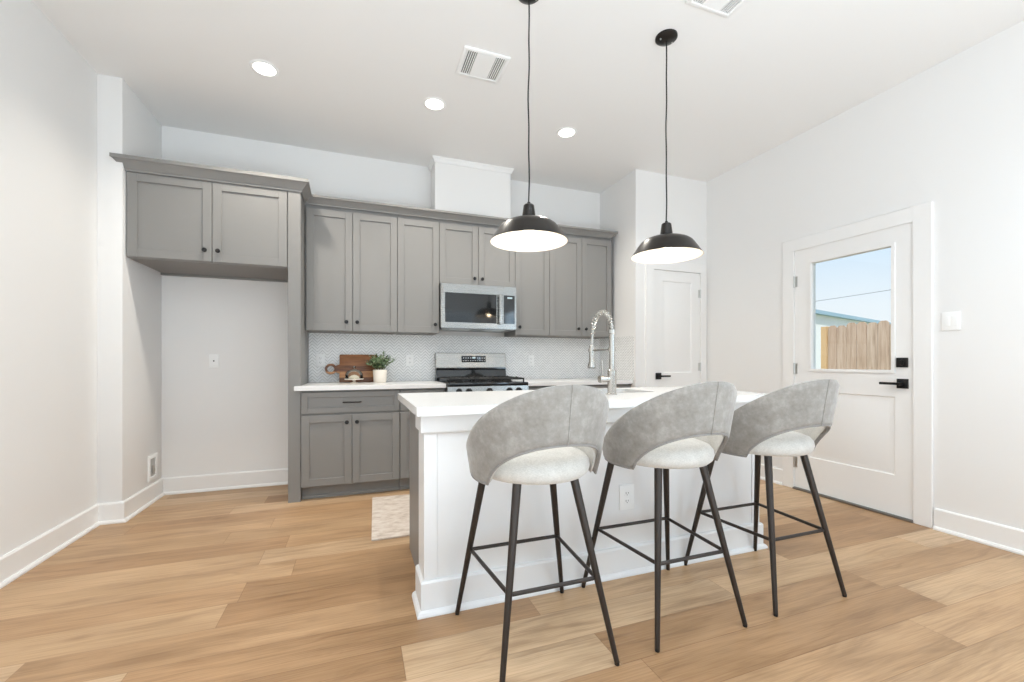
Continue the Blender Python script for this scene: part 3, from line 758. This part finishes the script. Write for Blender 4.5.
# ------------------------------------------------------------------ bar stools (origin at the floor under the seat centre, front towards +y)
def tube_between(p0, p1, r0, r1, n=16):
    return tube(NB(), [p0, (Vector(p0).lerp(Vector(p1), .5)), p1], [r0, (r0 + r1) / 2, r1], n)
ZB, ZT = .662, 1.030
def make_stool(label, loc):
    t_ = thing('bar_stool', label, 'bar stool', (0, 0, 0), 'upholstered bar stools along the island')
    # cushion
    prof = [(0, .664), (.176, .664), (.204, .668), (.220, .682), (.225, .702), (.222, .722), (.209, .738), (.182, .748), (.12, .755), (0, .758)]
    b = lathe(NB(), prof, n=56); obj('seat', b, M['seat'], t_, ang=60)
    # wrapped back shell: columns by angle from the back, rows from the lower edge to the upper edge
    TH = math.radians(128); NC, NR = 72, 14
    def zl(a):
        q = abs(a) / math.radians(65)
        if q >= 1: return ZB
        return ZB + .160 * (1 - q ** 2.1) ** .72
    def zu(a):
        q = min(1, abs(a) / TH)
        return .700 + (ZT - .700) * math.cos(q * PI / 2) ** 1.32
    def rad(z): return .241 + .155 * (z - ZB)
    def pt(a, z, off):
        r = rad(z) + off
        return Vector((r * math.sin(a) * 1.0, -r * math.cos(a) * (1.0 + .08 * max(0, math.cos(a))), z))
    def shell(o0, o1):
        b = NB(); G = []
        for i in range(NC + 1):
            a = -TH + 2 * TH * i / NC
            col = []
            e_ = max(0., (abs(a) - math.radians(98)) / (TH - math.radians(98)))
            lo, hi = zl(a), zu(a)
            md_ = (lo + hi) / 2; hw = (hi - lo) / 2 * math.sqrt(max(.05, 1 - .95 * e_ ** 2.5)); lo, hi = md_ - hw, md_ + hw
            loopv = []
            for j in range(NR + 1):
                z = lo + (hi - lo) * j / NR; ed = min(j, NR - j) / NR
                rd = 0 if 0 < j < NR else .35
                loopv.append(b.verts.new(pt(a, z, o1 - (o1 - o0) * rd)))
            for j in range(NR, -1, -1):
                z = lo + (hi - lo) * j / NR; rd = 0 if 0 < j < NR else .35
                loopv.append(b.verts.new(pt(a, z, o0 + (o1 - o0) * rd)))
            G.append(loopv)
        k = len(G[0])
        for A, B in zip(G, G[1:]):
            for j in range(k): b.faces.new((A[j], A[(j + 1) % k], B[(j + 1) % k], B[j]))
        b.faces.new(G[0]); b.faces.new(G[-1][::-1])
        return b, G
    b, _ = shell(-.006, .012); back = obj('backrest', b, M['suede'], t_, ang=70)
    b, _ = shell(-.016, -.0065); obj('inner_lining', b, M['seat'], back, ang=70, label='cream inner lining')
    # raised centre seam and edge piping
    sm = [pt(math.radians(.0), zl(0) + (zu(0) - zl(0)) * k / 12, .0128) for k in range(13)]
    obj('seam', tube(NB(), sm, .0022, 6), M['suede'], back)
    ed = [pt(-TH * .9 + 2 * TH * .9 * k / 60, zl(-TH * .9 + 2 * TH * .9 * k / 60), .006) for k in range(61)]
    obj('welt', tube(NB(), ed, .0045, 6), M['piping'], back)
    # legs
    feet = {(-1, 1): (-.255, .250), (1, 1): (.255, .250), (-1, -1): (-.223, -.257), (1, -1): (.223, -.257)}
    tops = {(-1, 1): (-.162, .136), (1, 1): (.144, .136), (-1, -1): (-.122, -.138), (1, -1): (.110, -.138)}
    fr = []
    zf = .300
    for k in ((-1, -1), (1, -1), (1, 1), (-1, 1)):
        f, tp = feet[k], tops[k]
        leg = obj('leg', tube_between((f[0], f[1], .008), (tp[0], tp[1], .664), .0095, .0165), M['bronze'], t_)
        obj('foot_cap', lathe(NB(), [(0, 0), (.0085, 0), (.0095, .003), (.0095, .012), (0, .012)], (f[0], f[1], 0), n=14), M['black'], leg)
        s_ = zf / .664
        fr.append(Vector((f[0] + (tp[0] - f[0]) * s_, f[1] + (tp[1] - f[1]) * s_, zf)))
    # footrest ring with bent corners just inside the legs
    loop = []
    cen = sum(fr, Vector()) / 4
    cor = [cen + (p - cen) * .985 for p in fr]
    for i in range(4):
        p, a, c_ = cor[i], cor[i - 1], cor[(i + 1) % 4]
        d0, d1 = (a - p).normalized(), (c_ - p).normalized(); rr_ = .016
        p0, p2 = p + d0 * rr_, p + d1 * rr_
        for k in range(5):
            s_ = k / 4; loop.append(p0 * (1 - s_) ** 2 + p * 2 * s_ * (1 - s_) + p2 * s_ ** 2)
    obj('footrest', tube(NB(), loop, .0078, 10, closed=True), M['bronze'], t_)
    t_.location = loc
    return t_
def copy_thing(src, label, loc, rz=0):
    c_ = src.copy(); COL.objects.link(c_); c_['label'] = label; c_.location = loc; c_.rotation_euler[2] = rz
    for ch in list(src.children):
        d_ = ch.copy(); COL.objects.link(d_); d_.parent = c_
        for gch in list(ch.children):
            q = gch.copy(); COL.objects.link(q); q.parent = d_
    return c_
st1 = make_stool('grey suede bar stool nearest the fridge alcove end of the island', (.674, 1.592, 0))
copy_thing(st1, 'grey suede bar stool in the middle of the row, beside the island outlet', (1.306, 1.600, 0), 0)
copy_thing(st1, 'grey suede bar stool nearest the outside door', (1.941, 1.610, 0), 0)

# ------------------------------------------------------------------ pendants
def make_pendant(label, loc):
    t_ = thing('pendant_lamp', label, 'pendant lamp', (0, 0, 0), 'pendant lamps over the island')
    zr = -1.326     # rim below the ceiling
    can = lathe(NB(), [(0, -.030), (.012, -.030), (.030, -.026), (.055, -.018), (.064, -.010), (.064, 0)], n=36); cn = obj('canopy', can, M['shade'], t_)
    for a in (0, PI): obj('screw', lathe(NB(), [(0, -.0285), (.004, -.0275), (.005, -.020)], (.042 * math.cos(a), .042 * math.sin(a), 0), n=10), M['nut'], cn)
    random.seed(3)
    pts = []
    for k in range(25):
        s_ = k / 24; z = -.028 + (zr + .205 + .028) * s_
        w_ = .0035 * math.sin(s_ * 9) * math.sin(PI * s_) + .002 * math.sin(s_ * 23)
        pts.append((w_, .4 * w_, z))
    obj('cord', tube(NB(), pts, .0042, 8), M['black'], t_)
    z0 = zr
    obj('socket_cap', lathe(NB(), [(0, z0 + .212), (.008, z0 + .212), (.009, z0 + .202), (.023, z0 + .199), (.028, z0 + .194), (.037, z0 + .130), (.037, z0 + .117)], n=32), M['shade'], t_)
    o_ = [(.036, .118), (.062, .116), (.100, .110), (.128, .099), (.148, .085), (.160, .070), (.203, .006), (.2065, 0)]
    i_ = [(.2045, 0), (.201, .006), (.158, .069), (.146, .082), (.127, .096), (.100, .107), (.062, .113), (.036, .115)]
    o_ = [(r, z0 + h) for r, h in o_]; i_ = [(r, z0 + h) for r, h in i_]
    sh = obj('lamp_shade', lathe(NB(), o_, n=64), M['shade'], t_, ang=40)
    obj('inner_reflector', lathe(NB(), i_, n=64), M['shadein'], sh, ang=40, label='white enamel inside of the shade')
    obj('bulb', lathe(NB(), [(0, z0 + .020), (.018, z0 + .024), (.029, z0 + .038), (.031, z0 + .052), (.026, z0 + .072), (.016, z0 + .092), (.013, z0 + .113), (0, z0 + .113)], n=24), M['bulb'], t_)
    t_.location = loc
    return t_
PEN = [(.866, 2.105, ZC), (1.764, 2.105, ZC)]
p1 = make_pendant('dark dome pendant lamp hanging nearest the duct box', PEN[0])
copy_thing(p1, 'dark dome pendant lamp hanging in front of the pantry door', PEN[1])
for p in PEN:
    lamp('pendant_light', 'POINT', (p[0], p[1], ZC - 1.29), (0, 0, 0), 4.5, (1.0, .76, .50), shadow_soft_size=.03)

# ------------------------------------------------------------------ recessed downlights
def make_can(label, loc):
    t_ = thing('recessed_downlight', label, 'ceiling light', (0, 0, 0), 'recessed ceiling lights')
    obj('trim_ring', lathe(NB(), [(.066, -.002), (.068, -.006), (.080, -.006), (.088, -.001), (.088, 0)], n=40), M['white'], t_)
    obj('lens', lathe(NB(), [(0, -.0035), (.067, -.0035), (.067, 0)], n=40), M['can'], t_)
    t_.location = loc; return t_
CANS = [(-.572, 3.256, ZC), (.564, 3.258, ZC), (1.697, 3.275, ZC)]
c0 = make_can('round recessed ceiling light nearest the fridge alcove', CANS[0])
copy_thing(c0, 'round recessed ceiling light nearest the white duct box', CANS[1])
copy_thing(c0, 'round recessed ceiling light between the two pendant lamps', CANS[2])
for p in CANS:
    lamp('downlight_beam', 'SPOT', (p[0], p[1], ZC - .02), (0, 0, 0), 70, (1.0, .94, .845), spot_size=math.radians(138), spot_blend=.75, shadow_soft_size=.06)

# ceiling registers
def make_vent(label, loc):
    t_ = thing('ceiling_vent', label, 'air vent', (0, 0, 0), 'ceiling air vents')
    hw, hd = .152, .135
    b = NB(); ring_prism(b, [(-hw, -hd), (hw, -hd), (hw, hd), (-hw, hd)], [(-hw + .024, -hd + .024), (hw - .024, -hd + .024), (hw - .024, hd - .024), (-hw + .024, hd - .024)], -.012, 0)
    bmesh.ops.bevel(b, geom=list(b.edges), offset=.003, segments=1, affect='EDGES')
    obj('frame', b, M['white'], t_)
    obj('duct', BX(-hw + .024, hw - .024, -hd + .024, hd - .024, -.002, -.0005), M['greyslot'], t_)
    obj('baffle', BX(-.062, .062, -hd + .024, hd - .024, -.011, -.003), M['white'], t_)
    for sx in (-1, 1):
        b = NB()
        for k in range(5):
            x_ = sx * (.070 + k * .0135)
            box(b, x_ - .0028, x_ + .0028, -hd + .024, hd - .024, -.0095, -.003)
        obj('louver', b, M['white'], t_)
    t_.location = loc; return t_
v0_ = make_vent('white square ceiling vent beside the dark pendant cord', (.788, 2.722, ZC))
v0_.rotation_euler[2] = math.radians(0)
copy_thing(v0_, 'white ceiling vent at the top edge, near the farther pendant canopy', (1.838, 1.728, ZC))

# ------------------------------------------------------------------ plates on the walls
def plate(name, label, cat, tf, w=.072, h=.115, kind='outlet', group='white wall plates'):
    """local: x along wall, y out is negative, z up"""
    t_ = thing(name, label, cat, tuple(tf.translation), group)
    def put(nm, b, mt, par):
        r = NB(); merge(r, b, tf); return obj(nm, r, M[mt], par)
    pl = put('cover_plate', BX(-w / 2, w / 2, -.0075, -.0005, -h / 2, h / 2, bev=.002), 'white', t_)
    if kind == 'outlet':
        for zz in (-.020, .020):
            rc = put('receptacle', BX(-.017, .017, -.0085, -.0055, zz - .014, zz + .014, bev=.003), 'white', t_)
            b = NB(); box(b, -.008, -.0055, -.0092, -.0083, zz - .003, zz + .007); box(b, .0055, .008, -.0092, -.0083, zz - .002, zz + .006); lathe(b, [(0, -.0092), (.0025, -.0092), (.0025, -.0083)], (0, 0, zz - .008), axis='Y', n=8)
            put('slot', b, 'slot', rc)
    elif kind == 'round':
        put('receptacle', BX(-.017, .017, -.0085, -.0055, -.034, .034, bev=.003), 'white', t_)
        put('slot', lathe(NB(), [(0, -.0095), (.006, -.0095), (.006, -.0084)], axis='Y', n=14), 'slot', t_)
    else:
        n_ = 2
        for i in range(n_):
            xo = (i - .5) * .036
            b = NB(); box(b, xo - .0155, xo + .0155, -.010, -.0055, -.032, .032, bev=.002)
            put('rocker', b, 'white', t_)
    return t_
def on_back(x, z, y=YB): return Matrix.Translation((x, y, z))
def on_right(y, z): return Matrix(((0, 1, 0, XR), (1, 0, 0, y), (0, 0, 1, z), (0, 0, 0, 1)))
plate('wall_outlet', 'white outlet plate alone on the bare fridge alcove wall', 'outlet', on_back(-1.144, 1.112), kind='round')
plate('wall_outlet', 'white outlet plate on the tiles beside the cutting board handle', 'outlet', on_back(-.305, 1.118, YB - .008))
plate('wall_outlet', 'white outlet plate on the tiles between plant and range', 'outlet', on_back(.506, 1.118, YB - .008))
plate('wall_outlet', 'white outlet plate on the tiles on the pantry side of the range', 'outlet', on_back(1.806, 1.118, YB - .008))
plate('wall_outlet', 'white outlet plate low on the island back, behind the middle stool', 'outlet', on_back(1.330, .400, py0), w=.088, h=.130)
plate('light_switch', 'white double rocker switch beside the outside door', 'light switch', on_right(1.614, 1.368), w=.092, h=.118, kind='switch')
# recessed water-supply box low in the alcove side wall
t_ = thing('water_supply_box', 'white recessed supply box low in the alcove side wall above the baseboard', 'supply box', (XJ, 4.15, .27))
Y0, Y1, Z0, Z1 = 4.075, 4.232, .170, .372
b = NB(); ring_prism(b, [(Y0, Z0), (Y1, Z0), (Y1, Z1), (Y0, Z1)], [(Y0 + .03, Z0 + .03), (Y1 - .03, Z0 + .03), (Y1 - .03, Z1 - .03), (Y0 + .03, Z1 - .03)], XJ + .0005, XJ + .012, 'X')
bmesh.ops.bevel(b, geom=list(b.edges), offset=.002, segments=1, affect='EDGES'); obj('frame', b, M['white'], t_)
obj('recess', BX(XJ + .0003, XJ + .003, Y0 + .03, Y1 - .03, Z0 + .03, Z1 - .03), M['duct'], t_)
b = lathe(NB(), [(0, .225), (.010, .225), (.010, .262), (.006, .265), (.006, .285), (0, .285)], (XJ + .013, 4.15, 0), n=12); obj('valve', b, M['nut'], t_)

# ------------------------------------------------------------------ things on the counter
# board leaning on the splashback
t_ = thing('cutting_board', 'dark wood paddle cutting board leaning on the tiled splashback', 'cutting board', (.06, 4.2, .914))
bx0, bx1, bz0, bz1, bth = -.140, .190, 0, .266, .020
b = NB(); box(b, bx0, bx1, 0, bth, bz0, bz1, bev=.006, seg=2)
hz = .128
prism(b, [(bx0 + .004, hz - .045), (bx0 - .020, hz - .034), (bx0 - .040, hz - .022), (bx0 - .040, hz + .022), (bx0 - .020, hz + .034), (bx0 + .004, hz + .045)], .002, bth - .002, 'Y')
ro, ri = .050, .030; cxh = bx0 - .074
cs = [(math.cos(2 * PI * k / 32), math.sin(2 * PI * k / 32)) for k in range(32)]
ring_prism(b, [(cxh + ro * a, hz + ro * c_ * .98) for a, c_ in cs], [(cxh + ri * a, hz + ri * c_ * .98) for a, c_ in cs], .002, bth - .002, 'Y')
lean = math.radians(-14)
Mx = Matrix.Translation((0, 4.225, .9155)) @ Matrix.Rotation(lean, 4, 'X')
r = NB(); merge(r, b, Mx); obj('board', r, M['wood'], t_)
# potted plant
ppx, ppy = .212, 4.125
t_ = thing('potted_plant', 'small green leafy plant in a cream pot beside the cutting board', 'plant', (ppx, ppy, .914))
obj('pot', lathe(NB(), [(0, .9145), (.054, .9145), (.057, .920), (.063, 1.028), (.061, 1.032), (.057, 1.028), (.056, 1.010), (0, 1.010)], (ppx, ppy, 0), n=36), M['ceramic'], t_)
obj('soil', lathe(NB(), [(0, 1.016), (.055, 1.0135)], (ppx, ppy, 0), n=24), M['soil'], t_)
random.seed(11)
bl, bs = NB(), NB()
def leaf(bm, p, d, L_, w_, roll):
    d = d.normalized(); s_ = d.cross(Vector((0, 0, 1)))
    if s_.length < .1: s_ = Vector((1, 0, 0))
    s_.normalize(); s_ = Matrix.Rotation(roll, 3, d) @ s_; n_ = s_.cross(d)
    rows = []
    for q, ww in ((0, .12), (.3, .85), (.55, 1), (.8, .65), (1, .05)):
        c_ = p + d * (L_ * q) - n_ * (L_ * .16 * q * q)
        rows.append((bm.verts.new(c_ - s_ * w_ * ww + n_ * w_ * .25 * ww), bm.verts.new(c_), bm.verts.new(c_ + s_ * w_ * ww + n_ * w_ * .25 * ww)))
    for A, B in zip(rows, rows[1:]):
        bm.faces.new((A[0], A[1], B[1], B[0])); bm.faces.new((A[1], A[2], B[2], B[1]))
for k in range(46):
    a = random.uniform(0, 2 * PI); tl = random.uniform(.05, 1.0); H = random.uniform(.09, .165) * (1.1 - .45 * tl)
    p0 = Vector((ppx + .02 * math.cos(a), ppy + .02 * math.sin(a), 1.012)); p2 = p0 + Vector((.115 * tl * math.cos(a), .08 * tl * math.sin(a), H)); p1_ = p0.lerp(p2, .5) + Vector((0, 0, .02))
    pts = [p0, p0.lerp(p1_, .5), p1_, p1_.lerp(p2, .5), p2]
    tube(bs, pts, .0016, 5)
    for i in range(11):
        s_ = .25 + .75 * i / 10; j = min(3, int(s_ * 4)); p = pts[j].lerp(pts[j + 1], s_ * 4 - j)
        aa = random.uniform(0, 2 * PI); d = Vector((math.cos(aa), math.sin(aa), random.uniform(.1, 1.0)))
        leaf(bl, p, d, random.uniform(.024, .038), random.uniform(.007, .011), random.uniform(-.5, .5))
    leaf(bl, p2, Vector((math.cos(a) * .4, math.sin(a) * .4, 1)), .034, .007, 0)
obj('foliage', bl, M['leaf'], t_, keep=True); obj('stems', bs, M['stem'], t_)
# glass cloche on a small footed dish
gx, gy = -.012, 4.075
t_ = thing('glass_cloche', 'small clear glass dome on a footed dish in front of the cutting board', 'glass dome', (gx, gy, .914))
obj('foot', lathe(NB(), [(0, .9145), (.036, .9145), (.036, .918), (.012, .924), (.010, .936), (.02, .942), (.078, .946), (.082, .952), (.080, .953), (0, .950)], (gx, gy, 0), n=36), M['ceramic'], t_)
obj('filling', lathe(NB(), [(0, .990), (.02, .984), (.040, .972), (.046, .958), (.042, .9535), (0, .9535)], (gx, gy, 0), n=24), M['cloth'], t_)
dome = obj('dome', lathe(NB(), [(.073, .9535), (.076, .975), (.072, 1.0), (.056, 1.022), (.030, 1.034), (.010, 1.038)], (gx, gy, 0), n=36), M['jar'], t_)
obj('knob', lathe(NB(), [(.008, 1.036), (.006, 1.044), (.013, 1.052), (.013, 1.060), (.006, 1.066), (0, 1.067)], (gx, gy, 0), n=18), M['jar'], dome)

# mat on the floor between island and base cabinets
b = prism(NB(), [(.092, 2.765), (.60, 2.775), (.635, 3.60), (.127, 3.629)], .0005, .010)
bmesh.ops.bevel(b, geom=list(b.edges), offset=.003, segments=2, affect='EDGES')
rg = top('kitchen_mat', b, M['rug'], 'faded beige floor mat between the island and the base cabinets', 'rug', origin=(.37, 3.2, 0))

# ------------------------------------------------------------------ outdoors seen through the door glass
structure(obj('ground', BX(XR + T, 30, -14, 24, -.25, -.10), M['grass']))
ft = thing('wood_fence', 'weathered cedar picket fence seen through the door window', 'fence', (7.5, 4.5, -.10))
random.seed(5)
y = 2.6; k = 0
while y < 4.83:
    w_ = random.uniform(.132, .142); zt = 1.70 + random.uniform(-.02, .03) + .015 * (y - 4)
    xo = random.uniform(0, .008)
    b = prism(NB(), [(y, -.099), (y + w_, -.099), (y + w_, zt - .035), (y + w_ - .035, zt), (y + .035, zt), (y, zt - .035)], 7.5 + xo, 7.518 + xo, 'X')
    obj('picket', b, M['fence'], ft); y += w_ + .010; k += 1
for zz in (.2, .85, 1.45): obj('rail', BX(7.53, 7.57, 2.6, 4.97, zz, zz + .09), M['fencepost'], ft)
obj('post', BX(7.49, 7.58, 4.972, 5.06, -.099, 1.70), M['fencepost'], ft, label='orange-brown fence post')
hs = thing('neighbour_house', 'pale building with blue-grey roof edge beyond the fence', 'house', (11.43, 7.9, -.1))
HM = Matrix.Translation((11.43, 7.90, 0)) @ Matrix.Rotation(math.atan2(.266, .964), 4, 'Z')
b = NB(); merge(b, BX(-6, 12, .12, 6, -.099, 2.40), HM); obj('wall', b, M['siding'], hs)
b = NB(); merge(b, BX(-6.1, 12.1, 0, 6.1, 2.40, 2.50), HM); obj('roof_edge', b, M['fascia'], hs)
b = tube(NB(), [(9.5, 2.0 + k * .5, 2.52 + .012 * (k - 8) ** 2 * .12 - .01 * k) for k in range(11)], .006, 6)
top('power_line', b, M['wire'], 'thin overhead cable crossing the sky outside the door window', 'power line', origin=(9.5, 6, 2.5))
